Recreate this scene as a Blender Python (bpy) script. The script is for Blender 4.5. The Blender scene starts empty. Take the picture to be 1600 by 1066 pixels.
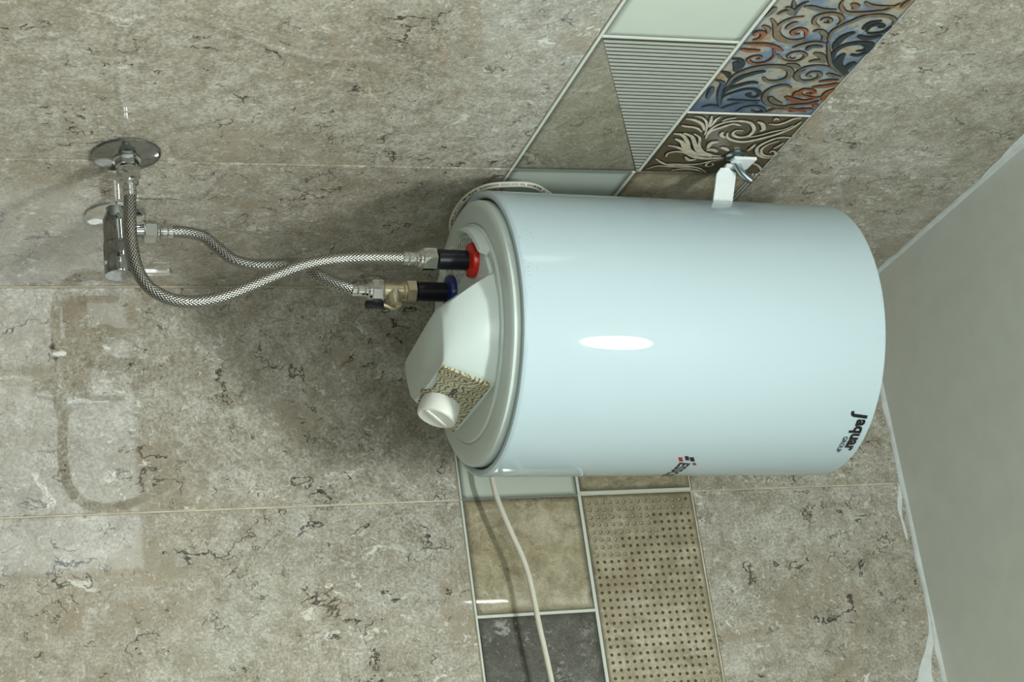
import bpy, bmesh, math, random
from mathutils import Vector, Matrix
C = bpy.context.scene.collection
SC = bpy.context.scene
random.seed(7)
PI = math.pi

# ------------------------------------------------------------------ camera
cam = bpy.data.cameras.new('camera'); camo = bpy.data.objects.new('camera', cam); C.objects.link(camo)
RX = (0.3026352160909559, 0.13328321450119265, 0.9437412308010094)      # picture right
RY = (-0.37719888387387623, 0.9260801083208849, -0.009830309081990868)  # picture down
RZ = (-0.8752901964410705, -0.3530031412106318, 0.33053873344820717)    # into the picture
camo.matrix_world = Matrix(((RX[0], -RY[0], -RZ[0], 2.11559724), (RX[1], -RY[1], -RZ[1], 0.92731549),
                            (RX[2], -RY[2], -RZ[2], -0.70585051), (0, 0, 0, 1)))
cam.sensor_fit = 'HORIZONTAL'; cam.sensor_width = 36; cam.lens = 3033.15 / 1600 * 36
cam.clip_start = .02; cam.clip_end = 50
SC.camera = camo

# ------------------------------------------------------------------ world, lights, exposure
w = bpy.data.worlds.new('world'); SC.world = w; w.use_nodes = True
w.node_tree.nodes['Background'].inputs[0].default_value = (.80, .88, .86, 1)
w.node_tree.nodes['Background'].inputs[1].default_value = .15
SC.view_settings.view_transform = 'Standard'; SC.view_settings.look = 'None'
SC.view_settings.gamma = 1; SC.view_settings.use_curve_mapping = False
SC.view_settings.exposure = 0.0
COOL = (.94, 1.0, .965)
BULB = 212      # radiance of the round domed ceiling lamp
FILL = 5.0    # radiance of the window-shaped fill light added behind the camera

# ------------------------------------------------------------------ materials
MATS = {}
def nt(name):
    m = bpy.data.materials.new(name); m.use_nodes = True
    return m, m.node_tree.nodes, m.node_tree.links, m.node_tree.nodes['Principled BSDF']
def plain(name, col, rough=.5, metal=0, coat=0, spec=.5, noise=.0, nscale=40):
    if name in MATS: return MATS[name]
    m, n, l, b = nt(name)
    b.inputs['Base Color'].default_value = (*col, 1); b.inputs['Roughness'].default_value = rough
    b.inputs['Metallic'].default_value = metal; b.inputs['Coat Weight'].default_value = coat
    b.inputs['Specular IOR Level'].default_value = spec
    if noise:
        tc = n.new('ShaderNodeTexCoord'); no = n.new('ShaderNodeTexNoise'); no.inputs['Scale'].default_value = nscale
        no.inputs['Detail'].default_value = 5
        mr = n.new('ShaderNodeMapRange'); mr.inputs[1].default_value = .3; mr.inputs[2].default_value = .7
        mr.inputs[3].default_value = 1 - noise; mr.inputs[4].default_value = 1 + noise
        hs = n.new('ShaderNodeHueSaturation'); hs.inputs['Color'].default_value = (*col, 1)
        l.new(tc.outputs['Object'], no.inputs['Vector']); l.new(no.outputs['Fac'], mr.inputs[0])
        l.new(mr.outputs[0], hs.inputs['Value']); l.new(hs.outputs[0], b.inputs['Base Color'])
    MATS[name] = m
    return m
class NB:
    """small helper to chain nodes"""
    def __init__(s, n, l): s.n, s.l = n, l
    def put(s, sock, v):
        if hasattr(v, 'links') or isinstance(v, bpy.types.NodeSocket): s.l.new(v, sock)
        else: sock.default_value = v
    def math(s, op, a, b=0.0, clamp=False):
        x = s.n.new('ShaderNodeMath'); x.operation = op; x.use_clamp = clamp
        s.put(x.inputs[0], a); s.put(x.inputs[1], b); return x.outputs[0]
    def noise(s, vec, scale, detail=4, rough=.55, dist=0):
        x = s.n.new('ShaderNodeTexNoise'); s.l.new(vec, x.inputs['Vector']); x.inputs['Scale'].default_value = scale
        x.inputs['Detail'].default_value = detail; x.inputs['Roughness'].default_value = rough; x.inputs['Distortion'].default_value = dist
        return x.outputs['Fac']
    def rng(s, v, a, b, c=0., d=1.):
        x = s.n.new('ShaderNodeMapRange'); s.put(x.inputs[0], v)
        for i, q in enumerate((a, b, c, d)): x.inputs[i + 1].default_value = q
        return x.outputs[0]
    def ramp(s, v, stops):
        x = s.n.new('ShaderNodeValToRGB'); s.l.new(v, x.inputs[0]); e = x.color_ramp.elements
        while len(e) < len(stops): e.new(.5)
        for i, (p, c) in enumerate(stops): e[i].position = p; e[i].color = (*c, 1)
        return x.outputs[0]
    def mix(s, f, a, b, mode='MIX'):
        x = s.n.new('ShaderNodeMix'); x.data_type = 'RGBA'; x.blend_type = mode
        s.put(x.inputs[0], f)
        for i, q in ((6, a), (7, b)):
            if isinstance(q, tuple): x.inputs[i].default_value = (*q, 1)
            else: s.l.new(q, x.inputs[i])
        return x.outputs[2]
def stone(name, dark, mid, light, fleck=(.55, .55, .49), crack=(.035, .032, .025), spec=1.0, rough=.03, amt=1.0, edge=False):
    m, n, l, b = nt(name); k = NB(n, l)
    tc = n.new('ShaderNodeTexCoord'); oi = n.new('ShaderNodeObjectInfo')
    vm = n.new('ShaderNodeVectorMath'); vm.operation = 'SCALE'; vm.inputs[0].default_value = (7.3, 5.1, 3.7); l.new(oi.outputs['Random'], vm.inputs['Scale'])
    va = n.new('ShaderNodeVectorMath'); l.new(tc.outputs['Object'], va.inputs[0]); l.new(vm.outputs[0], va.inputs[1]); v = va.outputs[0]
    big = k.noise(v, 6, 6, .6, .6); med = k.noise(v, 40, 9, .72, .5); fine = k.noise(v, 300, 4, .8)
    t = k.math('ADD', k.math('MULTIPLY', big, .36), k.math('MULTIPLY', med, .64))
    col = k.ramp(t, [(.38, dark), (.5, mid), (.61, light)])
    # grain
    g = k.rng(fine, .33, .67, 1 - .42 * amt, 1 + .42 * amt)
    hs = n.new('ShaderNodeHueSaturation'); l.new(col, hs.inputs['Color']); l.new(g, hs.inputs['Value']); col = hs.outputs[0]
    def moved(o):
        vo = n.new('ShaderNodeVectorMath'); l.new(v, vo.inputs[0]); vo.inputs[1].default_value = (o, o * 1.7, o * 2.3); return vo.outputs[0]
    def veins(vec, sc, wd, msc, lo, strength, tint, det=3):
        nonlocal col
        c1 = k.math('ABSOLUTE', k.math('SUBTRACT', k.noise(vec, sc, det, .58, .25), .5))
        cm = k.math('MULTIPLY', k.rng(c1, wd * .35, wd, 1, 0), k.rng(k.noise(vec, msc, 3, .55), lo, lo + .03))
        col = k.mix(k.math('MULTIPLY', cm, strength * amt), col, tint)
    # brown drifts and small brown chips
    drift = k.rng(k.noise(v, 5.5, 5, .6, 1.2), .52, .64, 0, .65 * amt)
    col = k.mix(drift, col, tuple(q * w_ for q, w_ in zip(mid, (.80, .72, .60))))
    chip = k.rng(k.noise(moved(2.1), 95, 5, .65, .6), .585, .625, 0, .55 * amt)
    col = k.mix(chip, col, tuple(q * w_ for q, w_ in zip(mid, (.58, .52, .44))))
    # pale fibrous flecks in clusters, with thin pale rims
    mp = n.new('ShaderNodeMapping'); l.new(v, mp.inputs['Vector']); mp.inputs['Rotation'].default_value = (.5, .5, 0); mp.inputs['Scale'].default_value = (1, 1, .6)
    fl = k.noise(mp.outputs[0], 30, 6, .62, 1.8); flm = k.noise(moved(5.2), 8, 2, .5)
    f = k.math('MULTIPLY', k.math('MULTIPLY', k.rng(fl, .585, .615), k.rng(flm, .525, .57)), k.rng(k.noise(moved(1.3), 90, 4, .7, 1.5), .46, .54)); col = k.mix(k.math('MULTIPLY', f, .85 * amt), col, fleck)
    veins(moved(7.7), 24, .006, 10, .51, .55, fleck, 5)
    small = k.rng(k.noise(moved(9.1), 130, 3, .6, .8), .63, .67, 0, .55 * amt); col = k.mix(small, col, fleck)
    # dark cracks: thin level lines of a noise, only here and there
    veins(mp.outputs[0], 9, .0075, 17, .580, .95, crack, 8); veins(moved(3.3), 15, .0100, 21, .578, .95, crack, 7); veins(moved(6.4), 38, .012, 24, .575, .8, crack, 5)
    if edge:
        at = n.new('ShaderNodeAttribute'); at.attribute_name = 'edge'
        col = k.mix(k.rng(at.outputs['Fac'], 0, 1, .72, 0), col, tuple(q * .16 for q in mid))
    l.new(col, b.inputs['Base Color']); b.inputs['Roughness'].default_value = rough; b.inputs['Specular IOR Level'].default_value = spec; b.inputs['Coat Weight'].default_value = .18; b.inputs['Coat Roughness'].default_value = .02
    bp = n.new('ShaderNodeBump'); bp.inputs['Strength'].default_value = .012; bp.inputs['Distance'].default_value = .002
    l.new(k.noise(v, 14, 2, .5), bp.inputs['Height']); l.new(bp.outputs[0], b.inputs['Normal'])
    MATS[name] = m; return m
stone('stone', (.262, .234, .180), (.390, .358, .296), (.515, .488, .428), fleck=(.74, .74, .68), crack=(.035, .031, .024), amt=1.0)
stone('stone_brown', (.24, .20, .123), (.375, .325, .218), (.50, .45, .335), fleck=(.62, .60, .52), amt=.45, edge=True)
stone('stone_sand', (.20, .18, .12), (.28, .255, .185), (.34, .32, .25), amt=.6, edge=True)
stone('stone_grey', (.052, .050, .042), (.10, .096, .083), (.165, .16, .145), fleck=(.32, .32, .30), edge=True)
def edged(name, col, rough=.07, dark=.12):
    m, n, l, b = nt(name); k = NB(n, l)
    at = n.new('ShaderNodeAttribute'); at.attribute_name = 'edge'
    tc = n.new('ShaderNodeTexCoord'); no = k.noise(tc.outputs['Object'], 30, 4)
    c = k.mix(k.rng(no, .3, .7, 0, .10), col, tuple(q * .8 for q in col))
    c = k.mix(k.rng(at.outputs['Fac'], 0, 1, .75, 0), c, tuple(q * dark for q in col))
    l.new(c, b.inputs['Base Color']); b.inputs['Roughness'].default_value = rough
    MATS[name] = m; return m
edged('cream', (.53, .585, .51))
edged('scroll_tan_ground', (.110, .086, .050), .25, .2)
def mottled():
    m, n, l, b = nt('scroll_colour_ground'); k = NB(n, l)
    tc = n.new('ShaderNodeTexCoord'); v = tc.outputs['Object']
    a = k.noise(v, 22, 3, .55); g = k.noise(v, 160, 5, .7)
    c = k.ramp(k.math('ADD', k.math('MULTIPLY', a, .72), k.math('MULTIPLY', g, .28)), [(.32, (.085, .12, .19)), (.45, (.16, .205, .27)), (.50, (.28, .30, .28)), (.54, (.36, .34, .27)), (.60, (.33, .235, .13)), (.70, (.21, .145, .08))])
    # navy end towards the seam with the tan panel, ochre on the ceiling side
    sx = n.new('ShaderNodeSeparateXYZ'); l.new(v, sx.inputs[0])
    nv = k.math('MULTIPLY', k.rng(sx.outputs[0], .47, .53, 1, 0), k.rng(sx.outputs[2], .21, .265, 1, 0))
    c = k.mix(k.math('MULTIPLY', nv, .85), c, (.055, .085, .15))
    at = n.new('ShaderNodeAttribute'); at.attribute_name = 'edge'
    c = k.mix(k.rng(at.outputs['Fac'], 0, 1, .7, 0), c, (.03, .04, .05))
    l.new(c, b.inputs['Base Color']); b.inputs['Roughness'].default_value = .25; MATS['scroll_colour_ground'] = m
mottled()
plain('grout', (.60, .54, .41), .8, noise=.2, nscale=60)
plain('border', (.62, .65, .58), .15)
plain('line_white', (.72, .72, .66), .3)
plain('stripe', (.42, .43, .38), .3)
plain('stripe_gap', (.040, .040, .034), .5)
plain('dot_dark', (.085, .066, .040), .25)
plain('dot_pale', (.34, .31, .23), .25)
plain('ceiling_paint', (.86, .885, .82), .75, noise=.03, nscale=25)
plain('plaster', (.66, .70, .69), .7, noise=.08, nscale=70)
plain('room_paint', (.45, .45, .41), .6, noise=.03, nscale=15)
plain('floor_tile', (.16, .155, .14), .3, noise=.1, nscale=12)
plain('enamel', (.495, .61, .66), .03, spec=.3)
plain('cover_plastic', (.645, .735, .70), .30)
plain('gap_shade', (.02, .02, .018), .7)
plain('knob_plastic', (.78, .80, .74), .3)
plain('red_plastic', (.62, .02, .008), .25)
plain('blue_plastic', (.012, .022, .16), .3)
plain('black_rubber', (.006, .007, .010), .35, spec=.25)
plain('chrome', (.62, .63, .63), .05, 1)
plain('chrome_dim_reflection', (.34, .35, .35), .05, 1)  # chrome darkened to carry the dark room mirrored in the valve body
plain('chrome_bright', (.82, .83, .83), .07, 1)
plain('chrome_dark_reflection', (.30, .31, .31), .10, 1)  # dark reflection of the upper flange, tinted into its chrome
plain('brass', (.56, .49, .35), .32, .85, noise=.15, nscale=120)
plain('zinc', (.42, .50, .52), .25, 1)
plain('bracket_paint', (.86, .92, .92), .3)
plain('cord_plastic', (.66, .63, .53), .4)
plain('ink', (.006, .006, .008), .4)
plain('ink_red', (.35, .01, .015), .4)
plain('ink_navy', (.012, .014, .04), .4)
plain('ink_soft', (.12, .12, .11), .5)
plain('lamp_housing', (.8, .8, .78), .4)
def emis(name, col, s):
    m, n, l, b = nt(name); b.inputs['Emission Color'].default_value = (*col, 1); b.inputs['Emission Strength'].default_value = s
    MATS[name] = m
emis('lamp_glow', COOL, BULB); emis('fill_glow', (.88, 1.0, 1.0), FILL)
def braid():
    m, n, l, b = nt('steel_braid'); k = NB(n, l)
    uv = n.new('ShaderNodeUVMap'); uv.uv_map = 'UVMap'; sp = n.new('ShaderNodeSeparateXYZ'); l.new(uv.outputs[0], sp.inputs[0])
    a = k.math('MULTIPLY', sp.outputs[0], 2 * PI * 7); c = k.math('MULTIPLY', sp.outputs[1], 2 * PI / .0042)
    s1 = k.math('SINE', k.math('ADD', a, c)); s2 = k.math('SINE', k.math('SUBTRACT', a, c))
    h = k.math('MAXIMUM', s1, s2); pr = k.math('MULTIPLY', s1, s2)
    col = k.ramp(k.rng(h, -.6, .9), [(0, (.02, .018, .014)), (.45, (.12, .115, .10)), (1, (.50, .49, .46))])
    l.new(col, b.inputs['Base Color']); b.inputs['Metallic'].default_value = 1; b.inputs['Roughness'].default_value = .30
    bp = n.new('ShaderNodeBump'); bp.inputs['Strength'].default_value = .5; bp.inputs['Distance'].default_value = .0005
    l.new(k.math('ADD', h, k.math('MULTIPLY', pr, .4)), bp.inputs['Height']); l.new(bp.outputs[0], b.inputs['Normal'])
    MATS['steel_braid'] = m
braid()
def sticker_mat():
    m, n, l, b = nt('sticker_paper'); k = NB(n, l)
    tc = n.new('ShaderNodeTexCoord'); no = n.new('ShaderNodeTexNoise'); no.inputs['Scale'].default_value = 85; no.inputs['Detail'].default_value = 2
    l.new(tc.outputs['Object'], no.inputs['Vector']); sp = n.new('ShaderNodeSeparateXYZ'); l.new(tc.outputs['Object'], sp.inputs[0])
    ph = k.math('ADD', k.math('MULTIPLY', k.math('SUBTRACT', k.math('MULTIPLY', sp.outputs[2], 1.6), k.math('MULTIPLY', sp.outputs[0], .55)), 820), k.math('MULTIPLY', no.outputs['Fac'], 22))
    zig = k.math('MULTIPLY', k.math('PINGPONG', k.math('MULTIPLY', sp.outputs[0], 110), 1.0), 3.4)
    s = k.math('SINE', k.math('ADD', ph, zig))
    col = k.ramp(k.rng(s, -1, 1), [(.0, (.05, .055, .05)), (.20, (.16, .16, .11)), (.36, (.46, .43, .26)), (1, (.54, .50, .32))])
    l.new(col, b.inputs['Base Color']); b.inputs['Roughness'].default_value = .45; MATS['sticker_paper'] = m
sticker_mat()

# ------------------------------------------------------------------ mesh helpers
class MB:
    def __init__(s): s.v = []; s.f = []; s.mi = []; s.uv = {}
    def face(s, idx, mi=0): s.f.append(tuple(idx)); s.mi.append(mi)
    def box(s, a, b, mi=0):
        x0, y0, z0 = (min(p, q) for p, q in zip(a, b)); x1, y1, z1 = (max(p, q) for p, q in zip(a, b)); o = len(s.v)
        s.v += [(x0, y0, z0), (x1, y0, z0), (x1, y1, z0), (x0, y1, z0), (x0, y0, z1), (x1, y0, z1), (x1, y1, z1), (x0, y1, z1)]
        for q in ((0, 3, 2, 1), (4, 5, 6, 7), (0, 1, 5, 4), (1, 2, 6, 5), (2, 3, 7, 6), (3, 0, 4, 7)): s.face([o + i for i in q], mi)
    def loft(s, rings, mi=0, cap0=True, cap1=True):
        o = len(s.v); n = len(rings[0])
        for r in rings: s.v += [tuple(p) for p in r]
        for k in range(len(rings) - 1):
            for i in range(n):
                j = (i + 1) % n; s.face((o + k * n + i, o + k * n + j, o + (k + 1) * n + j, o + (k + 1) * n + i), mi)
        if cap0: s.face([o + i for i in reversed(range(n))], mi)
        if cap1: s.face([o + (len(rings) - 1) * n + i for i in range(n)], mi)
    def lathe(s, prof, n=64, origin=(0, 0, 0), axis=(0, 0, 1), mi=0, cap=True, start=0):
        a = Vector(axis).normalized(); e = a.orthogonal().normalized() if abs(a.z) < .99 else Vector((1, 0, 0)); g = a.cross(e); o = Vector(origin)
        rings = []
        for r, h in prof:
            rings.append([o + a * h + (e * math.cos(start + 2 * PI * i / n) + g * math.sin(start + 2 * PI * i / n)) * r for i in range(n)])
        s.loft(rings, mi, cap, cap)
    def prism(s, poly, h0, h1, fn, mi=0):
        s.loft([[fn(p, h0) for p in poly], [fn(p, h1) for p in poly]], mi)
    def build(s, name, mats, parent=None, smooth=35, bevel=0, seg=2):
        me = bpy.data.meshes.new(name); me.from_pydata([tuple(q) for q in s.v], [], s.f)
        for m in (mats if isinstance(mats, (list, tuple)) else [mats]): me.materials.append(MATS[m])
        me.polygons.foreach_set('material_index', s.mi)
        bm = bmesh.new(); bm.from_mesh(me); bmesh.ops.recalc_face_normals(bm, faces=bm.faces)
        if bevel:
            ed = [e for e in bm.edges if len(e.link_faces) == 2 and e.calc_face_angle(0) > math.radians(25)]
            bmesh.ops.bevel(bm, geom=ed, offset=bevel, segments=seg, affect='EDGES', profile=.5, clamp_overlap=True)
        bm.to_mesh(me); bm.free()
        if s.uv:
            ul = me.uv_layers.new(name='UVMap')
            for lp in me.loops: ul.data[lp.index].uv = s.uv.get(lp.vertex_index, (0, 0))
        if smooth:
            me.shade_smooth(); me.set_sharp_from_angle(angle=math.radians(smooth))
        ob = bpy.data.objects.new(name, me); C.objects.link(ob)
        if parent: ob.parent = parent
        return ob
def spline(pts, per=10):
    P = [Vector(p) for p in pts]; P = [P[0] * 2 - P[1]] + P + [P[-1] * 2 - P[-2]]; out = []
    for i in range(1, len(P) - 2):
        a, b, c, d = P[i - 1:i + 3]
        t01, t12, t23 = ((q - p).length ** .5 + 1e-9 for p, q in ((a, b), (b, c), (c, d)))
        m1 = (c - b) + t12 * ((b - a) / t01 - (c - a) / (t01 + t12)); m2 = (c - b) + t12 * ((d - c) / t23 - (d - b) / (t12 + t23))
        for k in range(per):
            t = k / per; h = t * t * (3 - 2 * t)
            out.append(b + (c - b) * h + m1 * (t ** 3 - 2 * t * t + t) + m2 * (t ** 3 - t * t))
    return out + [P[-2]]
def tube(mb, path, rad, n=16, mi=0, uv=False):
    path = [Vector(p) for p in path]; T = []
    for i in range(len(path)): T.append((path[min(i + 1, len(path) - 1)] - path[max(i - 1, 0)]).normalized())
    e = T[0].orthogonal().normalized(); rings = []; L = 0; ls = []
    for i, p in enumerate(path):
        e = (e - T[i] * e.dot(T[i])).normalized(); g = T[i].cross(e)
        rings.append([p + (e * math.cos(2 * PI * k / n) + g * math.sin(2 * PI * k / n)) * rad for k in range(n)])
        if i: L += (p - path[i - 1]).length
        ls.append(L)
    o = len(mb.v); mb.loft(rings, mi)
    if uv:
        for i in range(len(path)):
            for k in range(n): mb.uv[o + i * n + k] = (min(k, n - k) * 2 / n, ls[i])
    return T
def hexring(mb, o, axis, r, h0, h1, mi=0, ch=.0012):
    mb.lathe([(r * .86, h0), (r, h0 + ch), (r, h1 - ch), (r * .86, h1)], 6, o, axis, mi, start=.3)
def tag(o, label, cat, group=None):
    o['label'] = label; o['category'] = cat
    if group: o['group'] = group
    return o
def empty(name, loc=(0, 0, 0)):
    o = bpy.data.objects.new(name, None); C.objects.link(o); o.location = loc; o.empty_display_size = .05; return o
def struct(o): o['kind'] = 'structure'; return o

# ------------------------------------------------------------------ walls, floor, ceiling
ZC, ZF, XM, YM = .6004, -2.05, 2.75, 1.9
def boxobj(name, a, b, mat, parent=None, bevel=0):
    mb = MB(); mb.box(a, b); return mb.build(name, mat, parent, 0 if not bevel else 35, bevel)
wl = struct(boxobj('wall_left', (-.12, -.12, ZF), (XM, -.0018, ZC), 'grout'))
wr = struct(boxobj('wall_right', (-.12, -.0018, ZF), (-.0018, YM, ZC), 'grout'))
struct(boxobj('wall_front', (XM, -.12, ZF), (XM + .1, YM, ZC), 'room_paint'))
struct(boxobj('wall_back', (-.12, YM, ZF), (XM + .1, YM + .1, ZC), 'room_paint'))
struct(boxobj('floor', (-.12, -.12, ZF - .1), (XM + .1, YM + .1, ZF), 'floor_tile'))
ceil = struct(boxobj('ceiling', (-.12, -.12, ZC), (XM + .1, YM + .1, ZC + .1), 'ceiling_paint'))
# wall coordinates: u along the wall, z up, h out of the wall
LEFT = lambda u, z, h: (u, h, z)
RIGHT = lambda u, z, h: (h, u, z)
def tile(W, u0, u1, z0, z1, mat, parent, name='tile', edge=0, h1=0.0, h0=-.0040, g=.0007):
    """a slab with a slightly rounded rim; 'edge' = width of the printed dark rim (0 none)"""
    u0 += g; u1 -= g; z0 += g; z1 -= g; b = .0008; e = edge or .004
    us = [u0, u0 + b, u0 + e, u1 - e, u1 - b, u1]; zs = [z0, z0 + b, z0 + e, z1 - e, z1 - b, z1]
    v = []; f = []; at = []
    for j, z in enumerate(zs):
        for i, u in enumerate(us):
            k = min(i, 5 - i, j, 5 - j); v.append(W(u, z, h1 - (.0006 if k == 0 else 0))); at.append(1. if k >= 2 else 0.)
    for j in range(5):
        for i in range(5): f.append((j * 6 + i, j * 6 + i + 1, j * 6 + i + 7, j * 6 + i + 6))
    rim = [i for i in range(6)] + [6 * j + 5 for j in range(1, 6)] + [30 + i for i in range(4, -1, -1)] + [6 * j for j in range(4, 0, -1)]
    o = len(v)
    for i in rim:
        p = v[i]; q = list(p); q[1 if W is LEFT else 0] = h0; v.append(tuple(q)); at.append(0.)
    for k in range(len(rim)):
        j = (k + 1) % len(rim); f.append((rim[k], rim[j], o + j, o + k))
    me = bpy.data.meshes.new(name); me.from_pydata(v, [], f); me.materials.append(MATS[mat])
    a = me.attributes.new('edge', 'FLOAT', 'POINT'); a.data.foreach_set('value', at)
    bm = bmesh.new(); bm.from_mesh(me); bmesh.ops.recalc_face_normals(bm, faces=bm.faces); bm.to_mesh(me); bm.free()
    ob = bpy.data.objects.new(name, me); C.objects.link(ob); ob.parent = parent
    return ob
Z1, Z2, Z3 = 0.0, .1509, .3000
UA = [0, .3213, .9213, 1.5213, 2.1213, XM]; UB = [0, .2779, .8779, 1.4779, YM]
for us, W, par in ((UA, LEFT, wl), (UB, RIGHT, wr)):
    for a, b in zip(us[:-1], us[1:]):
        for z0, z1 in ((ZF, -1.21), (-1.21, -.61), (-.61, Z1 - .0015), (Z3 + .001, ZC)):
            tile(W, a, b, z0, z1, 'stone', par, g=.0011)
S = .0042   # border strip width
def strip(W, u0, u1, z0, z1, par, h=.0006, mat='border'):
    mb = MB(); mb.box(W(u0, z0, -.003), W(u1, z1, h)); return mb.build('border_strip', mat, par, 35, .0004, 1)
E = .0075
# left wall band, beyond the joint
a0, a1 = .3213, .9213
strip(LEFT, a0 + .001, a1 - .001, Z1 - .0015, Z1 + .0024, wl)
strip(LEFT, a0 + .001, a1 - .001, Z2 - .0022, Z2 + .0022, wl)
strip(LEFT, a0 + .001, a1 - .001, Z3 - .0006, Z3 + .0006, wl, .0003, 'line_white')
strip(LEFT, .6030, .6068, Z1 + .0024, Z2 - .0022, wl)
strip(LEFT, .4588, .4618, Z2 + .0022, Z3 - .0006, wl, .0006, 'line_white')
tile(LEFT, a0 + .001, .6030, Z1 + .0024, Z2 - .0022, 'stone_sand', wl, 'tile', .006, g=0)
tile(LEFT, .6068, a1 - .001, Z1 + .0024, Z2 - .0022, 'cream', wl, 'tile', .008, g=0)['label'] = 'plain cream glazed panel of the patterned border'
tile(LEFT, a0 + .001, .4588, Z2 + .0022, Z3 - .0006, 'scroll_tan_ground', wl, 'tile', .004, g=0)['label'] = 'tan panel with cream scrolled leaves'
tile(LEFT, .4618, a1 - .001, Z2 + .0022, Z3 - .0006, 'scroll_colour_ground', wl, 'tile', .005, g=0)['label'] = 'blue, rust and ochre panel with scrolled leaves'
# striped triangle: fine raised ridges running upwards, cut by the diagonal
mb = MB(); x0, x1 = a0 + .003, .6015; n = 39; zt = Z2 - .0035
poly = [(x1, Z1 + .0045), (x1, zt), (x0, zt), (x0, zt - .001)]
mb.prism(poly, .0001, .0003, lambda p, h: LEFT(p[0], p[1], h), 1)
for i in range(n):
    xa = x0 + (x1 - x0) * (i + .12) / n; xb = x0 + (x1 - x0) * (i + .60) / n
    za = zt - (zt - Z1 - .0045) * (xa - x0) / (x1 - x0); zb = zt - (zt - Z1 - .0045) * (xb - x0) / (x1 - x0)
    q = [(xa, min(za, zt - .001)), (xb, min(zb, zt - .001)), (xb, zt), (xa, zt)]
    mb.prism(q, .0002, .0011, lambda p, h: LEFT(p[0], p[1], h), 0)
o = mb.build('ridge_pattern', ['stripe', 'stripe_gap'], wl, 0); o['kind'] = 'stuff'
# left wall band, corner side of the joint (set a little lower)
d = -.0050
strip(LEFT, 0, a0 - .001, Z1 - .0015, Z1 + .0020, wl)
strip(LEFT, 0, a0 - .001, Z2 + d - .0022, Z2 + d + .0022, wl)
strip(LEFT, 0, a0 - .001, Z3 - .0065, Z3 - .0045, wl); strip(LEFT, 0, a0 - .001, Z3 - .0025, Z3 - .0005, wl)
tile(LEFT, 0, a0 - .001, Z1 + .0020, Z2 + d - .0022, 'cream', wl, 'tile', .008, g=0)
tile(LEFT, 0, a0 - .001, Z2 + d + .0022, Z3 - .0065, 'stone_brown', wl, 'tile', .008, g=0)
tile(LEFT, 0, a0 - .001, Z3 - .0045, Z3 - .0025, 'stone_sand', wl, 'tile', .0005, g=0)
for a, b in zip(UA[2:-1], UA[3:]):
    strip(LEFT, a + .001, b - .001, Z2 - .0022, Z2 + .0022, wl)
    tile(LEFT, a, b, Z1 + .0005, Z2 - .0022, 'cream', wl, 'tile', .008); tile(LEFT, a, b, Z2 + .0022, Z3, 'stone_brown', wl, 'tile', .008)
# right wall band
b0 = .2779
strip(RIGHT, 0, b0 - .0007, Z1 - .0012, Z1 + .0012, wr); strip(RIGHT, b0 + .0007, .87, Z1 - .0014, Z1 + .0014, wr)
strip(RIGHT, 0, b0 - .0007, Z2 - .0019, Z2 + .0019, wr); strip(RIGHT, b0 + .0007, .87, Z2 - .0021, Z2 + .0021, wr)
strip(RIGHT, b0 - .0050, b0 - .0012, Z2 + .0021, Z3 - .0008, wr)
strip(RIGHT, .4192, .4228, Z1 + .0014, Z2 - .0021, wr)
tile(RIGHT, 0, b0, Z1 + .0012, Z2 - .0019, 'cream', wr, 'tile', .006, g=.0004)
tile(RIGHT, 0, b0 - .005, Z2 + .0019, Z3, 'stone_brown', wr, 'tile', .006, g=.0004)
tile(RIGHT, b0, .4192, Z1 + .0014, Z2 - .0021, 'stone_brown', wr, 'tile', .0075, g=.0004)
tile(RIGHT, .4228, .8779, Z1 + .0014, Z2 - .0021, 'stone_grey', wr, 'tile', .0075, g=.0004)
tile(RIGHT, b0, .8779, Z2 + .0021, Z3, 'stone_brown', wr, 'tile', .005, g=.0004)['label'] = 'brown stone panel with rows of raised dots'
tile(RIGHT, .8779, YM, Z1, Z3, 'cream', wr, 'tile', .006)
mbd = MB()
for i in range(26):
    for j in range(15):
        u = b0 + .0095 + i * .00945; z = Z2 + .0105 + j * .00925
        s = j * .9 + i * 1.5; pale = s < 12.5 + 2 * math.sin(i * 2.1) or (i > 19 and j > 24 - i + 11)
        mbd.lathe([(.0021, -.0002), (.0021, .0003), (.0012, .0008)], 8, RIGHT(u, z, 0), (1, 0, 0), 1 if pale else 0)
        if pale: mbd.lathe([(.0026, -.0002), (.0026, .00012)], 8, (0, u + .0003, z + .0004), (1, 0, 0), 0)
o = mbd.build('raised_dots', ['dot_dark', 'dot_pale'], wr, 0); o['kind'] = 'stuff'

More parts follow.
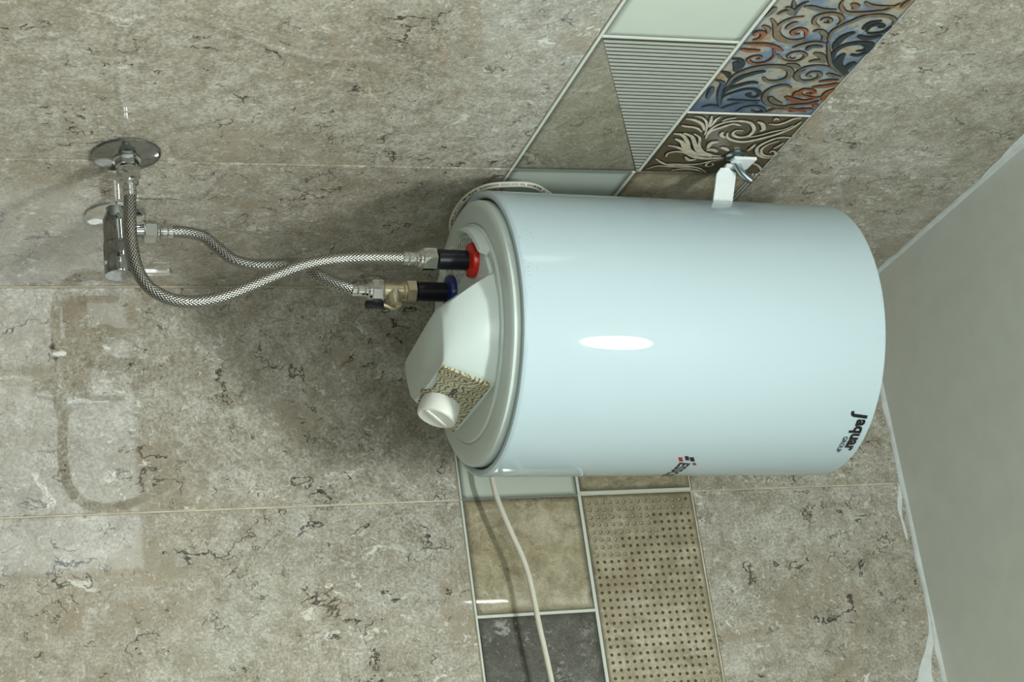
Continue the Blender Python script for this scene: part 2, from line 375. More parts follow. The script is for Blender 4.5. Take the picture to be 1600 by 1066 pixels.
# scrolled leaves of the two figured panels: raised ribbons with a dark outline
STROKES = """1C5 4472,1569 4452,1669 4371,1796 4223,1892
1C3 4538,1633 4518,1727 4424,1826 4225,1912 4123,1935
1C4 4550,1838 4427,1878 4301,1905
1C4 4544,1946 4480,1921 4379,1925 4302,1918
1C4 4530,2138 4500,2058 4446,2002
1C5 4047,1981 4227,1951 4357,1988 4439,2085 4459,2222 4428,2344 4331,2435 4230,2474 4124,2454 4094,2373 4129,2289 4191,2248 4244,2265 4248,2344
1C5 4111,1960 4228,1977 4310,2061 4392,2159 4360,2267
1C5 4210,2119 4133,2132 4072,2206
1C5 4188,2182 4086,2227 4013,2341 3993,2459 4039,2575 4110,2680 4208,2798 4331,2891 4488,2938
1C3 4097,2426 4144,2568 4242,2700 4314,2830 4408,2882
1C6 4458,2424 4412,2499 4287,2570 4247,2548
1C4 4416,2578 4410,2690 4465,2759 4545,2816 4575,2896
1C3 4494,2603 4545,2599 4510,2656
1C5 4115,3022 4119,2854 4008,2741 3872,2693 3713,2766 3637,2885 3641,2981
1C4 4041,2877 3957,2792 3848,2759 3716,2820 3679,2921 3696,2983 3763,2966 3801,2906 3760,2891
1C6 4141,1561 4121,1662 3959,1797 3779,1899 3679,2050 3633,2234
1C6 4160,1673 4089,1795 3912,1910 3758,2016 3671,2163 3652,2336
1C4 4154,1795 4069,1898 3863,1985 3735,2094 3674,2230
1C6 4028,1621 3955,1731 3802,1835 3739,1902
1C5 3870,1605 3836,1726 3750,1857 3675,1969 3602,2137 3614,2394
1C4 3607,1685 3688,1679 3732,1756 3710,1873 3610,2024 3577,2203 3600,2386
1C5 3618,1911 3541,1998 3558,2073
1C3 3526,2280 3442,2247 3389,2284 3419,2340 3472,2303
1C3 3573,2398 3512,2258 3467,2194 3437,2125 3430,1962 3436,1795
1C4 3549,1587 3459,1691 3408,1793 3401,1947 3381,2120
1C3 3274,1889 3321,2007 3313,2149 3249,2287
1C3 3303,1576 3375,1670 3368,1823 3362,1990 3368,2126 3304,2264 3224,2340
1C7 3815,2100 3948,2098 3978,2166
1C7 3775,2104 3792,2165 3742,2255
1C6 3849,2249 3826,2314 3775,2378
1C5 3949,2630 3868,2625 3787,2607
1C4 3520,2756 3443,2889 3308,3008
1C4 4333,1574 4311,1623 4281,1768 4197,1870
1C4 3992,2956 3910,2925 3855,2895
2G6 5197,1732 5400,1728 5516,1799 5591,1912 5625,2068 5613,2209 5531,2310 5398,2336 5324,2259 5327,2132 5401,2061
2D6 5107,1747 5291,1777 5408,1847 5482,1937 5522,2030
2D5 4992,1760 5108,1771 5206,1864 5282,1979 5276,2056
2D3 4809,1827 4971,1794 5069,1875 5146,1991 5130,2098 5054,2177 4984,2165 4990,2086 5034,2041 5060,2080
2G5 5202,2480 5243,2398 5212,2286 5093,2241 4956,2279 4844,2382 4795,2546 4828,2685 4871,2807
2G6 5005,2320 4916,2399 4854,2531
2R5 4940,2773 4956,2649 4996,2540 5017,2492
2R5 5047,2593 5139,2580
2R5 6038,1552 6036,1660 6037,1803 6003,1915 5927,2036
2R5 5933,1563 5909,1669 5918,1786
2R5 6106,1616 6153,1678 6236,1675 6273,1623 6249,1586 6188,1602
2B4 6384,1595 6339,1675 6241,1733
2B4 6518,1627 6443,1697 6326,1764 6187,1841 6112,1949 6101,2075 6152,2183
2B4 6192,2163 6146,2113 6137,1997 6191,1887 6288,1806 6429,1775 6537,1842 6587,1959
2B6 6484,1938 6419,1898 6335,1878
2R4 6213,2154 6333,2095 6357,2011 6301,1966 6243,2018 6268,2066
2R3 5960,1911 5837,1981 5727,1971 5667,1901 5671,1802 5742,1733 5799,1768 5804,1838 5762,1858 5748,1815
2B3 5860,2007 5760,2115 5726,2242 5775,2317 5863,2324 5921,2234 5893,2150 5827,2144 5778,2205 5813,2237
2D4 5739,1553 5724,1644 5621,1721 5533,1730
2D7 5678,1605 5617,1668 5487,1702
2D4 5476,1548 5438,1638 5352,1688
2N4 5299,1564 5260,1655 5103,1699 4945,1755 4763,1841
2N5 5164,1586 5051,1610 4914,1632
2N4 4727,1649 4755,1712 4759,1786 4716,1855
2N4 4718,1880 4795,1972 4850,2099 4859,2247
2N4 4906,1872 4890,1980 4886,2108 4907,2251
2N3 4659,2083 4758,2141 4789,2254 4747,2350 4678,2395 4660,2313 4693,2247
2R4 4667,2425 4758,2525 4746,2725 4707,2886
2G4 5587,2458 5516,2417 5406,2452 5334,2556
2G5 5678,2191 5664,2297 5603,2376
2G6 6552,1553 6654,1575 6733,1573
2G4 6601,1658 6667,1721 6596,1825
2G4 6743,1685 6691,1768 6597,1837
2N4 6836,1838 6715,1815 6597,1842
2G3 6578,1850 6751,1767 6854,1711
2G4 6617,1831 6756,1828 6859,1872
2G5 6760,1873 6757,1945 6720,2093 6733,2241
2B6 6862,2341 6809,2416 6748,2412
2B4 6910,2222 6813,2247 6703,2352 6695,2499 6729,2650 6780,2768 6908,2855
2B4 6902,2463 6842,2566 6831,2668 6853,2801
2B5 6832,2909 6913,2913 6973,2916
2B4 6405,2214 6479,2117 6599,2094 6658,2184 6648,2308 6544,2396 6461,2390
2B3 6524,2167 6577,2188 6553,2260 6493,2278 6498,2216
2G5 6172,2427 6337,2392 6444,2435 6555,2523 6643,2598 6676,2739 6657,2882 6593,2966 6522,2980
2D4 6367,2755 6472,2761 6510,2839 6473,2895 6458,2842
2D4 6348,2777 6334,2859 6384,2955 6490,2978
2D4 6404,2699 6519,2712 6585,2823
2D7 6012,2568 6139,2553 6268,2573 6347,2643
2D6 6290,2709 6253,2778 6251,2878 6311,2969
2D6 5695,2715 5865,2630 6016,2616 6107,2680 6149,2807 6137,2925 6065,2969 5978,2971 5907,2895 5923,2812
2D3 5990,2840 6018,2925 6082,2910 6109,2840
2D8 5938,2730 5829,2735 5699,2776 5596,2891 5533,2961
2D6 5598,2916 5721,2916 5768,2955
2G3 6151,2437 5966,2536 5736,2670 5632,2772 5477,2965
2G5 6167,2368 6270,2341 6345,2243 6320,2184
2B4 5997,2110 6068,2197 6120,2306 6108,2434
2N5 5968,2283 6034,2300 6044,2429
2G6 5912,2396 5876,2488 5753,2599
2G5 5739,2419 5768,2504 5742,2604
2G4 5610,2771 5667,2641 5657,2497 5583,2408 5449,2410 5354,2506 5362,2629 5446,2688 5532,2633 5526,2548 5458,2544 5440,2603
2G5 5518,2741 5479,2837 5452,2939
2R4 5395,2942 5376,2825 5346,2725
2R6 5329,2976 5277,2900 5230,2706
2R7 5214,2996 5117,2941 4954,2971
2R4 5019,2874 5033,2738 5074,2642 5166,2623 5172,2709 5119,2786 5081,2753 5102,2705
2R5 5024,2589 5140,2584
2R4 4950,2547 4912,2694 4968,2822 5045,2913
2R4 4951,2933 4874,2842 4843,2728 4835,2602
2R5 4878,2905 4810,2971
2R4 4696,2694 4752,2810 4772,2944"""
INKS = {'1C': (.56, .51, .385), '2G': (.13, .115, .080), '2D': (.018, .026, .034), '2R': (.22, .075, .026), '2B': (.185, .125, .072), '2N': (.055, .075, .105)}
for q, c in INKS.items(): plain('scroll_' + q, c, .3, noise=.25, nscale=150)
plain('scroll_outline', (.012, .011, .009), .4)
def clip_ribbon(mb, P, wid, h, lo, hi, mi, taper):
    n = len(P); L = []; R = []
    for i, p in enumerate(P):
        t = (P[min(i + 1, n - 1)] - P[max(i - 1, 0)]).normalized(); nn = Vector((-t.y, t.x)); s = i / (n - 1)
        k = wid * (.25 + .75 * math.sin(PI * min(1, max(0, s * taper + (1 - taper) / 2))) ** .6)
        for dst, sg in ((L, 1), (R, -1)):
            q = p + nn * k * sg; dst.append((min(max(q.x, lo[0]), hi[0]), min(max(q.y, lo[1]), hi[1])))
    o = len(mb.v)
    for a, b in zip(L, R): mb.v += [LEFT(a[0], a[1], h), LEFT(b[0], b[1], h)]
    for i in range(n - 1): mb.face((o + 2 * i, o + 2 * i + 2, o + 2 * i + 3, o + 2 * i + 1), mi)
idx = 0
for ln in STROKES.strip().splitlines():
    tk = ln.split(); key = tk[0][:2]; wd = int(tk[0][2:]) * .00052; idx += 1
    pts = [Vector((int(a) / 1e4, int(b) / 1e4, 0)) for a, b in (q.split(',') for q in tk[1:])]
    P = [Vector((p.x, p.y)) for p in spline(pts, 6)]
    lo, hi = ((a0 + .002, Z2 + .003), (.4582, Z3 - .0010)) if key[0] == '1' else ((.4624, Z2 + .003), (.80, Z3 - .0010))
    mb = MB(); hh = .0004 + .00002 * (idx % 23)
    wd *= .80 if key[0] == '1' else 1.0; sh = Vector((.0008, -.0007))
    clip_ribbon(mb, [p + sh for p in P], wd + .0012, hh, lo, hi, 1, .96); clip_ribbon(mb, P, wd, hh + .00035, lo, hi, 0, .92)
    mb.build('scroll_leaf', ['scroll_' + key, 'scroll_outline'], wl, 0)

# plaster bead where ceiling and tiles meet
def bead(name, W, u1, par=None):
    mb = MB(); rings = []; k = 60
    for i in range(k + 1):
        u = u1 * (i / k) ** 1.2; a = .0045 + .0018 * math.sin(i * 1.7) * math.sin(i * .61) + random.uniform(-.0006, .0006); b = .0030
        rings.append([W(u, ZC + .001, -.001), W(u, ZC + .001, .0045), W(u, ZC - b * .6, b * .9), W(u, ZC - a, .0012), W(u, ZC - a - .0006, -.001)])
    mb.loft(rings); return struct(mb.build(name, 'plaster', par, 50))
t1 = bead('trim_1', LEFT, 1.2); t2 = bead('trim_2', RIGHT, 1.2)
def smear(pts, W, par):
    mb = MB(); P = spline([Vector((a, b, 0)) for a, b in pts + pts[:1]], 4)[:-1]
    P = [(p.x + random.uniform(-.0008, .0008), p.y + random.uniform(-.0006, .0006)) for p in P]
    mb.prism(P, -.0005, .0008, lambda p, h: W(p[0], min(p[1], ZC), h)); mb.build('plaster_smear', 'plaster', par, 0)
smear([(.2700, .5885), (.2830, .5925), (.3070, .5850), (.3440, .5868), (.3560, .5886), (.3500, .5900), (.3170, .5890), (.2890, .5950)], RIGHT, t2)
smear([(.5500, .5540), (.5360, .5595), (.5157, .5689), (.5016, .5777), (.4763, .5902), (.4420, .5960), (.4000, .5980), (.4767, .5975), (.5008, .5898), (.5247, .5832), (.5500, .5800)], RIGHT, t2)
smear([(.4600, .5800), (.4383, .5839), (.4149, .5855), (.3942, .5870), (.3749, .5901), (.3502, .5912), (.3268, .5944), (.2900, .5985), (.3500, .5998), (.4063, .5998), (.4600, .5998)], LEFT, t1)
smear([(.2500, .5955), (.2300, .5945), (.2000, .5952), (.1700, .5945), (.1500, .5975), (.2000, .5990)], LEFT, t1)

# ------------------------------------------------------------------ water heater
R = .15392
axz = Vector((.0021, .02956, 1)).normalized(); ex = Vector((1, 0, 0)); ex = (ex - axz * ex.dot(axz)).normalized(); ey = axz.cross(ex)
org = Vector((.28009, .18392, .15)) - axz * .2
H = empty('water_heater'); H.matrix_world = Matrix(((ex.x, ey.x, axz.x, org.x), (ex.y, ey.y, axz.y, org.y), (ex.z, ey.z, axz.z, org.z), (0, 0, 0, 1)))
H.empty_display_size = .05
tag(H, 'large white enamelled cylindrical water heater hung in the tiled corner under the ceiling', 'water heater')
HM = H.matrix_world.copy()
mb = MB(); mb.lathe([(.946 * R, .030), (.946 * R, .003), (.955 * R, .0002), (.972 * R, -.0010), (.990 * R, .0002), (R, .0035), (R, .0045), (R, .006), (R, .10), (R, .30), (R, .402), (R, .4040), (R, .4060), (R - .0012, .4082), (R - .0035, .4090), (R - .02, .4095), (.5 * R, .411)], 128)
mb.build('shell', 'enamel', H, 40)
mb = MB(); mb.lathe([(.955 * R, .012), (.955 * R, .0030)], 96); mb.build('shadow_gap_fill', 'gap_shade', H, 40)  # black disc puts the shade between shell and cover into colour
# bottom cover: outer ring and a slightly raised disc
mb = MB(); mb.lathe([(.932 * R, .010), (.932 * R, -.0040), (.926 * R, -.0068), (.910 * R, -.0088), (.885 * R, -.0098), (.775 * R, -.0100), (.772 * R, -.0088), (.765 * R, -.0088), (.763 * R, -.0115), (.755 * R, -.0126), (.735 * R, -.0130), (.3 * R, -.0130)], 96)
cover = mb.build('bottom_cover', 'cover_plastic', H, 30)
def arc(r, a0_, a1_, n): return [(r * math.cos(math.radians(a0_ + (a1_ - a0_) * i / n)), r * math.sin(math.radians(a0_ + (a1_ - a0_) * i / n))) for i in range(n + 1)]
# low shelf for the two pipes and the curved lip around it
mb = MB(); sh = [(.60, -.12)] + arc(.70, -14, -168, 26) + [(-.60, -.12)]
mb.loft([[(x * R, y * R, -.011) for x, y in sh], [(x * R * .985, y * R * .985, -.0160) for x, y in sh], [(x * R * .97, y * R * .97, -.0168) for x, y in sh]])
mb.build('pipe_shelf', 'cover_plastic', H, 30)
mb = MB(); n = 26
rings = []
for i in range(n + 1):
    a = math.radians(-26 - 58 * i / n); c, s = math.cos(a), math.sin(a)
    t = min(1, i / 2 + .45, (n - i) / 5 + .1)
    rings.append([(q * R * c, q * R * s, z) for q, z in ((.752, -.0120), (.735, -.0120 - .0105 * t), (.712, -.0120 - .0120 * t), (.697, -.0120 - .0085 * t), (.692, -.0150))])
mb.loft(rings); mb.build('shelf_lip', 'cover_plastic', H, 40)
mb = MB(); rings = []
for i in range(9):
    a = math.radians(-96 - 24 * i / 8); c, s = math.cos(a), math.sin(a); t = min(1, .4 + i * .25, .4 + (8 - i) * .25)
    rings.append([(q * R * c, q * R * s, z) for q, z in ((.715, -.0120), (.70, -.0150 - .008 * t), (.665, -.0150 - .009 * t), (.63, -.0165))])
mb.loft(rings); mb.build('shelf_lip', 'cover_plastic', H, 40)
# the big sloping housing that carries the thermostat
base = [(-.35, -.17), (0, -.18), (.35, -.19), (.60, -.20), (.695, -.15), (.735, .05), (.70, .23), (.62, .39), (.50, .535), (.44, .565), (.2, .575), (-.2, .575), (-.44, .565), (-.50, .535), (-.62, .39), (-.70, .23), (-.735, .05), (-.70, -.15), (-.60, -.17)]
top = [(-.22, .04), (0, .025), (.24, .012), (.45, .005), (.54, .05), (.55, .13), (.535, .25), (.515, .33), (.485, .400), (.45, .420), (.20, .425), (-.06, .425), (-.20, .420), (-.28, .405), (-.36, .34), (-.41, .22), (-.43, .12), (-.42, .06), (-.34, .045)]
mb = MB(); rings = []
for t, z, o_ in ((0, -.0115, 0), (.12, -.0190, .02), (.45, -.0360, .045), (.78, -.0530, .045), (.93, -.0610, .020), (1.0, -.0648, -.008), (1.03, -.0660, -.03)):
    ring = []
    for k_, ((bx, by), (tx, ty)) in enumerate(zip(base, top)):
        x = bx + (tx - bx) * min(t, 1.0); y = by + (ty - by) * min(t, 1.0)
        if o_ < 0 or k_ in (4, 5, 6, 7, 14, 15, 16): k = 1 + o_; x = .04 + (x - .04) * k; y = .20 + (y - .20) * k
        ring.append((x * R, y * R, z))
    rings.append(ring)
mb.loft(rings); hs = mb.build('thermostat_housing', 'cover_plastic', H, 40)
# sloping face of the thermostat pocket: u along x, v down the slope
p0 = Vector((0, .568 * R, -.0150)); p1 = Vector((0, .425 * R, -.0640)); vs = (p1 - p0).normalized(); VL = (p1 - p0).length
nrm = Vector((1, 0, 0)).cross(vs); nrm = nrm if nrm.y > 0 else -nrm
def pk(u, v, h=0): return p0 + Vector((u, 0, 0)) + vs * v + nrm * h
stk = [(.071, .0015), (-.068, .0015), (-.052, .030), (-.042, .0500), (-.032, .0540), (-.020, .0535), (-.008, .0525), (.002, .0500), (.020, .0497), (.0343, .0503), (.042, .0525), (.0500, .0545), (.0600, .0548), (.0700, .0530)]
mb = MB(); mb.prism([(a, b) for a, b in stk], -.004, .0016, lambda p, h: pk(p[0], p[1], h)); st = mb.build('thermostat_sticker', 'sticker_paper', H, 0)
mb = MB(); kc = pk(-.0105, .0325)
mb.lathe([(.0255, -.006), (.0252, .0015)], 40, kc, nrm, 1); mb.lathe([(.0205, .000), (.0215, .003), (.0218, .017), (.0208, .0205), (.0190, .0215), (.0165, .0208), (.004, .0205)], 40, kc, nrm, 0)
kn = mb.build('thermostat_knob', ['knob_plastic', 'sticker_paper'], H, 35)
mb = MB(); c_ = pk(-.0105, .0325, .0222); d1 = (Vector((1, 0, 0)) * .55 + vs * .83).normalized(); d2 = nrm.cross(d1)
mb.loft([[c_ + d1 * (a * .0165) + d2 * (b * .0040) + nrm * hh for a, b in ((-1, -.6), (1, -.6), (1.05, 0), (1, .6), (-1, .6), (-1.05, 0))] for hh in (-.003, -.0002)])
mb.build('grip', 'knob_plastic', kn, 35, .0006)

# lettering
def text_mesh(txt, size, shear=0, bold=0):
    cu = bpy.data.curves.new('text', 'FONT'); cu.body = txt; cu.size = size; cu.shear = shear; cu.offset = bold; cu.extrude = 0; cu.resolution_u = 3
    ob = bpy.data.objects.new('text', cu); C.objects.link(ob); bpy.context.view_layer.update()
    me = bpy.data.meshes.new_from_object(ob.evaluated_get(bpy.context.evaluated_depsgraph_get()))
    bm = bmesh.new(); bm.from_mesh(me)
    for _ in range(2): bmesh.ops.subdivide_edges(bm, edges=[e for e in bm.edges if e.calc_length() > size * .18], cuts=1)
    v = [(q.co.x, q.co.y) for q in bm.verts]; bm.verts.index_update(); f = [[q.index for q in fa.verts] for fa in bm.faces]; bm.free()
    bpy.data.objects.remove(ob); return v, f
def wrap(name, mat, v, f, ang0, z0, sx=1, sz=1, parent=H, h=.00025):
    mb = MB()
    for x, y in v:
        a = math.radians(ang0) + x * sx / R; mb.v.append(((R + h) * math.cos(a), (R + h) * math.sin(a), z0 + y * sz))
    for q in f: mb.face(q)
    me = mb.build(name, mat, parent, 0)
    for p in me.data.polygons:
        if Vector((p.center.x, p.center.y, 0)).dot(p.normal) < 0: p.flip()
    return me
v, f = text_mesh('J', .0215, .12, .0009); wd = max(q[0] for q in v)
wrap('lettering', 'ink', v, f, 53.0, .3848, .0072 / wd, 1.0)
v, f = text_mesh('aquar', .0200, .05, .0009); wd = max(q[0] for q in v)
wrap('lettering', 'ink', v, f, 56.0, .3900, .0485 / wd, 1.0)
v, f = text_mesh('GROUP', .0076, 0, .00025); wd = max(q[0] for q in v)
wrap('lettering', 'ink', v, f, 65.0, .3818, .0270 / wd, 1.0)
v, f = text_mesh('ESSCO', .0180, .15, .0006); wd = max(q[0] for q in v)
wrap('lettering', 'ink', v, f, 83.0, .2062, .0600 / wd, 1.0)
def para(a_, z_, wa, hz, sk, mat):
    m = [(0, 0), (wa, sk), (wa, sk + hz), (0, hz)]
    wrap('emblem_bar', mat, [(p * R * PI / 180, q) for p, q in m], [(0, 1, 2, 3)], a_, z_)
para(78.7, .1990, 3.6, .0046, .0050, 'ink_red'); para(77.9, .2056, 3.4, .0046, .0048, 'ink'); para(78.7, .2122, 3.6, .0050, .0050, 'ink'); para(83.6, .2205, 2.2, .0042, .0034, 'ink_red')
v, f = text_mesh('ESSCO', .0070, .15, .0003); wd = max(q[0] for q in v); mb = MB()
for x, y in v: mb.v.append(tuple(pk(.0335 - x * .031 / wd, .0270 + y, .0019)))
for q in f: mb.face(q)
mb.build('lettering', 'ink_navy', st, 0)
# a few specks of mortar on the enamel
rs = random.Random(3); mb = MB()
for i in range(18):
    a = math.radians(rs.gauss(-6, 7) if i < 12 else rs.gauss(-17, 2.5)); z = .004 + abs(rs.gauss(0, .004)) if i < 12 else .008 + rs.random() * .012; s = rs.uniform(.00015, .00045)
    mb.loft([[((R + .0002) * math.cos(a + s / R * math.cos(q)), (R + .0002) * math.sin(a + s / R * math.cos(q)), z + s * 1.6 * math.sin(q)) for q in (0, 1.3, 2.5, 3.8, 5)]], cap1=False)
o = mb.build('mortar_specks', 'ink_soft', H, 0); o['kind'] = 'stuff'

# pipe stubs: coloured collar, black sleeve
RX_, BX_, PY_ = .402 * R, -.146 * R, -.376 * R
for x, m, lab in ((RX_, 'red_plastic', 'red plastic collar of the hot outlet'), (BX_, 'blue_plastic', 'blue plastic collar of the cold inlet')):
    mb = MB(); mb.lathe([(.0100, -.0150), (.0188, -.0160), (.0192, -.0200), (.0180, -.0230), (.0130, -.0238), (.0108, -.0250)], 40, (x, PY_, 0)); o = mb.build('pipe_collar', m, H, 35); o['label'] = lab
    mb = MB(); mb.lathe([(.0107, -.0160), (.0107, -.0570), (.0095, -.0580)], 32, (x, PY_, 0)); mb.build('pipe_sleeve', 'black_rubber', H, 35)
# printed notice between the pipes: rows of tiny words
mb = MB(); rs = random.Random(5)
for i in range(13):
    for j in range(7):
        a = Vector((.30, -.62)); x = -.20 + .049 * i; y = -.665 + .045 * j + .012 * (i % 2)
        if rs.random() < .12 or x * x + y * y > .44 or y > -.30: continue
        L = rs.uniform(.020, .036); x_, y_ = x * R, y * R
        mb.box((x_ - .0008, y_ - L * R / 2 - .0006, -.01680), (x_ + .0006, y_ + L * R / 2, -.01705))
o = mb.build('printed_notice', 'ink_soft', H, 0); o['kind'] = 'stuff'

# wall bracket welded to the back: arm plate, and a slotted flange lying on the wall
inv = HM.inverted()
def hl(p): return tuple(inv @ Vector(p))
mb = MB()
arm = [(.0120, .2345), (.0120, .2425), (.0180, .2530), (.0560, .2430), (.0560, .2190), (.0190, .2285)]
mb.loft([[hl((x + (.056 - y) * .15, y, z)) for y, z in arm] for x in (.3490, .3520)])
mb.build('bracket_arm', 'bracket_paint', H, 35, .0004, 1)
mb = MB()
fl = [(.3556, .2390), (.3640, .2392), (.3650, .2470), (.3680, .2510), (.3712, .2470), (.3720, .2400), (.3820, .2412), (.3812, .2690), (.3556, .2670)]
mb.loft([[hl((x, y, z)) for x, z in fl] for y in (.0095, .0130)])
mb.build('bracket_flange', 'bracket_paint', H, 35, .0004, 1)

# ------------------------------------------------------------------ wall hook that carries the bracket
hk = empty('wall_hook', (.3680, 0, .2505)); tag(hk, 'bent steel hook bolt with washer screwed into the scrolled tile', 'hook')
mb = MB(); mb.lathe([(.0045, 0.0002), (.0122, .0006), (.0122, .0026), (.0100, .0040), (.0045, .0044)], 32, (0, 0, 0), (0, 1, 0)); mb.build('washer', 'zinc', hk, 35)
mb = MB(); hexring(mb, (0, 0, 0), (0, 1, 0), .0078, .0042, .0090); mb.build('nut', 'zinc', hk, 35)
mb = MB(); tube(mb, spline([(0, -.03, 0), (0, .004, 0), (0, .0140, .0004), (0, .0215, .0030), (0, .0280, .0080), (0, .0330, .0135)], 6), .0040, 16); mb.build('bolt', 'zinc', hk, 40)

# ------------------------------------------------------------------ flexible hoses
def hose(name, pts, label, dA, dB, nA, nB, rad=.0066, conA=True):
    """braid plus crimp sleeve and hex nut at each end; pts[0], pts[-1] are the braid's ends, dA/dB point outwards"""
    o0 = Vector(pts[0]); h = empty(name, o0); tag(h, label, 'hose', 'braided hoses between valves and heater')
    mb = MB(); tube(mb, [p - o0 for p in spline(pts, 10)], rad, 24, uv=True); mb.build('braid', 'steel_braid', h, 60)
    for p, d_, cfg in ((pts[0], dA, nA), (pts[-1], dB, nB)):
        o = Vector(p) - o0; d_ = Vector(d_).normalized(); ls, ln = cfg
        mb = MB(); prof = [(rad * .9, -.006), (rad * 1.12, -.0055), (rad * 1.12, -.001)]
        for k in range(2): prof += [(rad * 1.0, .000 + k * ls * .5), (rad * 1.1, .001 + k * ls * .5), (rad * 1.1, ls * .42 + k * ls * .5), (rad * 1.0, ls * .46 + k * ls * .5)]
        mb.lathe(prof + [(rad * .95, ls)], 18, o, d_); mb.build('crimp_sleeve', 'chrome', h, 30)
        mb = MB(); hexring(mb, o, d_, .0126, ls - .001, ls + ln); mb.lathe([(.0070, ls - .005), (.0098, ls - .003), (.0100, ls)], 24, o, d_); mb.build('nut', 'chrome', h, 35)
    return h
hot = [(.338, .0440, -.4205), (.3385, .0580, -.4212), (.34, .0767, -.4226), (.34, .105, -.4225), (.34, .1309, -.4185), (.34, .1489, -.4089), (.34, .1614, -.3908), (.34, .1657, -.3669), (.34, .1609, -.3376), (.34, .149, -.3074), (.34, .1355, -.2765), (.34, .124, -.2455), (.34, .1180, -.211), (.341, .1165, -.1732), (.3413, .1176, -.1385)]
hz = HM @ Vector((RX_, PY_, -.058)); bz = HM @ Vector((BX_, PY_, -.058))
hot[-1] = tuple(HM @ Vector((RX_, PY_, -.0895))); hot[-2] = tuple(HM @ Vector((RX_, PY_, -.122)))
hose('flexible_hose', hot, 'long steel braided hose looping from the upper wall flange to the red heater outlet', (0, -1, 0), axz, (.0125, .0150), (.0155, .0155))
cold = [(.195, .0202, -.3600), (.195, .0205, -.340), (.196, .0262, -.3209), (.198, .0417, -.3056), (.2, .0556, -.2909), (.202, .0625, -.2706), (.206, .0642, -.2466), (.214, .0663, -.2285), (.236, .0777, -.2228), (.250, .0938, -.2147), (.2545, .1048, -.2006), (.257, .1112, -.1877), (.2577, .1165, -.1756)]
cold[-1] = tuple(HM @ Vector((BX_, PY_, -.1245)))
hose('flexible_hose', cold, 'kinked steel braided hose from the lever valve to the brass safety valve', (0, 0, -1), axz, (.0125, .0135), (.0165, .0130))

# safety valve between the cold hose and the heater
o0 = HM @ Vector((BX_, PY_, -.094)); sv = empty('safety_valve', o0); tag(sv, 'small brass safety valve with black release lever under the blue heater inlet', 'valve')
a = axz
mb = MB(); mb.lathe([(.0088, -.002), (.0092, .004), (.0092, .020), (.0108, .0215), (.0108, .0235)], 28, (0, 0, 0), a); mb.lathe([(.0090, .002), (.0094, .010), (.0070, .019)], 20, tuple(a * .010), (0.15, 1, 0)); mb.build('body', 'brass', sv, 35)
mb = MB(); hexring(mb, (0, 0, 0), a, .0124, .0235, .0355); mb.build('hex_collar', 'brass', sv, 35)
mb = MB(); tube(mb, spline([(0, .018, .016), (0, .021, .010), (.001, .019, .002), (.001, .0155, -.006)], 5), .0022, 10); mb.build('lever_spindle', 'brass', sv, 40)
mb = MB(); mb.box((-.004, .0130, -.0230), (.005, .0205, -.0030)); mb.build('release_lever', 'black_rubber', sv, 35, .0014)

# ------------------------------------------------------------------ wall valves
def flange_mb(r=.0335):
    mb = MB(); mb.lathe([(r * .97, .0002), (r, .0012), (r * .985, .0030), (r * .9, .0044), (r * .52, .0058), (r * .40, .0072)], 48, (0, 0, 0), (0, 1, 0)); return mb
f1 = empty('wall_outlet', (.338, 0, -.4212)); tag(f1, 'round chrome wall flange with hex fitting, upper of the two on the tiles', 'pipe fitting')
flange_mb(.0352).build('wall_flange', 'chrome_dark_reflection', f1, 35)['label'] = 'chrome wall flange with a dark reflection tinted in'
mb = MB(); mb.lathe([(.0150, .004), (.0146, .0085), (.0110, .0095)], 32, (0, 0, 0), (0, 1, 0)); hexring(mb, (0, 0, 0), (0, 1, 0), .0122, .0085, .0158); mb.build('nipple', 'chrome', f1, 35)
f2 = empty('angle_valve', (.195, 0, -.4145)); tag(f2, 'chrome quarter-turn angle valve with round flange and flat lever', 'valve')
flange_mb(.0330).build('wall_flange', 'chrome_bright', f2, 35)
mb = MB(); mb.lathe([(.0142, .004), (.0142, .0350), (.0150, .0352)], 40, (0, 0, 0), (0, 1, 0)); mb.lathe([(.0078, -.002), (.0078, .0275), (.0088, .0275), (.0088, .0300)], 24, (0, .0200, 0), (0, 0, 1)); mb.build('body', 'chrome_dim_reflection', f2, 35)
mb = MB(); mb.lathe([(.0152, .0358), (.0156, .0365), (.0156, .0710), (.0150, .0722), (.004, .0724)], 40, (0, 0, 0), (0, 1, 0)); hd = mb.build('handle', 'chrome_dim_reflection', f2, 35)
mb = MB(); lv = [(-.0060, .0), (.0060, .0), (.0054, .0440), (.0030, .0480), (-.0030, .0480), (-.0054, .0440)]
mb.loft([[(x, y, z + .008) for x, z in lv] for y in (.0648, .0712)]); mb.build('lever', 'chrome_bright', hd, 35, .0014)
mb = MB(); mb.lathe([(.0022, 0), (.0022, .0008)], 16, (.006, .060, -.0147), (.35, 0, -1)); mb.build('set_screw', 'knob_plastic', hd, 35)

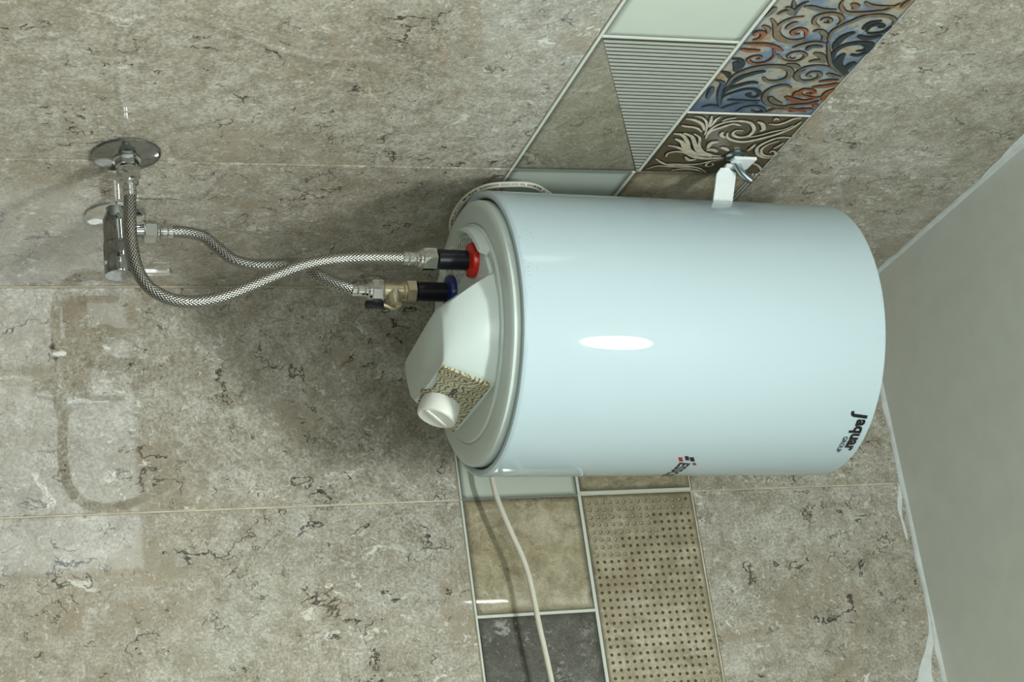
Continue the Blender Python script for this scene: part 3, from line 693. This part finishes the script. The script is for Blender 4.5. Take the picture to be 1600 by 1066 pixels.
# ------------------------------------------------------------------ power cord
cord = [(0.2055, 0.0385, -0.0280), (0.2088, 0.0345, -0.0369), (0.2190, 0.0305, -0.0423), (0.2373, 0.0265, -0.0479), (0.2538, 0.0225, -0.0488), (0.2745, 0.0195, -0.0470), (0.2968, 0.0190, -0.0420), (0.3073, 0.0190, -0.0363), (0.3146, 0.0190, -0.0297), (0.3188, 0.0190, -0.0214), (0.3207, 0.0190, -0.0116), (0.3219, 0.0190, -0.0009), (0.3223, 0.0190, 0.0101), (0.3162, 0.0180, 0.0257), (0.3001, 0.0160, 0.0427), (0.2773, 0.0140, 0.0615), (.2450, .0135, .0700), (.2000, .0160, .0750), (.1300, .0330, .0620), (.0750, .0800, .0420), (.0450, .1700, .0300), (.038, .2300, .0280), (.038, .2606, .0289), (.038, .2781, .0300), (.038, .298, .0341), (.038, .3338, .0442), (.038, .363, .0534), (.038, .3848, .0575), (.038, .4118, .0600), (.038, .446, .0620), (.038, .4726, .0644), (.038, .5093, .0672), (.038, .5600, .0690), (.038, .66, .060)]
pc = empty('power_cord', cord[0]); tag(pc, 'white round power cord looped behind the heater and running along the patterned tiles', 'cord')
o0 = Vector(cord[0]); mb = MB(); path = [p - o0 for p in spline(cord, 8)]; tube(mb, path, .0033, 14); mb.build('cable', 'cord_plastic', pc, 60)
# printing along the cable: tiny dark marks on its near side
mb = MB(); rs = random.Random(11)
view = Vector((2.1, .93, -.70))
for i in range(10, 112):
    p = path[i]; t = (path[i + 1] - path[i - 1]).normalized(); vv = (view - (p + o0)).normalized(); vv = (vv - t * vv.dot(t)).normalized(); s_ = t.cross(vv)
    for k in range(2):
        if rs.random() < .45: continue
        c_ = p + (path[i + 1] - p) * (k * .5 + .1) + vv * .0031; L = rs.uniform(.0005, .0010)
        q = [c_ + t * (a_ * L) + (s_ * b_ + vv * (.0003)) * .0009 for a_, b_ in ((-1, -1), (1, -1), (1, 1), (-1, 1))]
        mb.loft([[x - vv * .0004 for x in q], [x + vv * .00015 for x in q]])
o = mb.build('cable_print', 'ink', pc, 0); o['kind'] = 'stuff'

# ------------------------------------------------------------------ the room's lamp (outside the picture)
cl = empty('ceiling_lamp', (1.64, .905, ZC)); tag(cl, 'round white domed ceiling lamp in front of the heater corner', 'lamp')
mb = MB(); mb.lathe([(.150, 0), (.150, -.010), (.146, -.016), (.132, -.018)], 48); mb.build('housing', 'lamp_housing', cl, 35)
mb = MB(); mb.lathe([(.130, -.012), (.128, -.032), (.118, -.046), (.098, -.056), (.060, -.063), (.020, -.065)], 32); mb.build('diffuser', 'lamp_glow', cl, 60)
w1 = struct(empty('fill_window', (XM, .95, -.35)))  # unseen glowing window, added only as fill light
mb = MB(); mb.box((-.020, -.54, -.39), (-.012, .54, .39)); mb.build('fill_pane', 'fill_glow', w1, 0)
for a, b in (((-.03, -.59, -.44), (0, .59, -.39)), ((-.03, -.59, .39), (0, .59, .44)), ((-.03, -.59, -.39), (0, -.54, .39)), ((-.03, .54, -.39), (0, .59, .39)), ((-.03, -.02, -.39), (-.008, .02, .39))):
    mb = MB(); mb.box(a, b); mb.build('fill_frame', 'lamp_housing', w1, 35, .004)
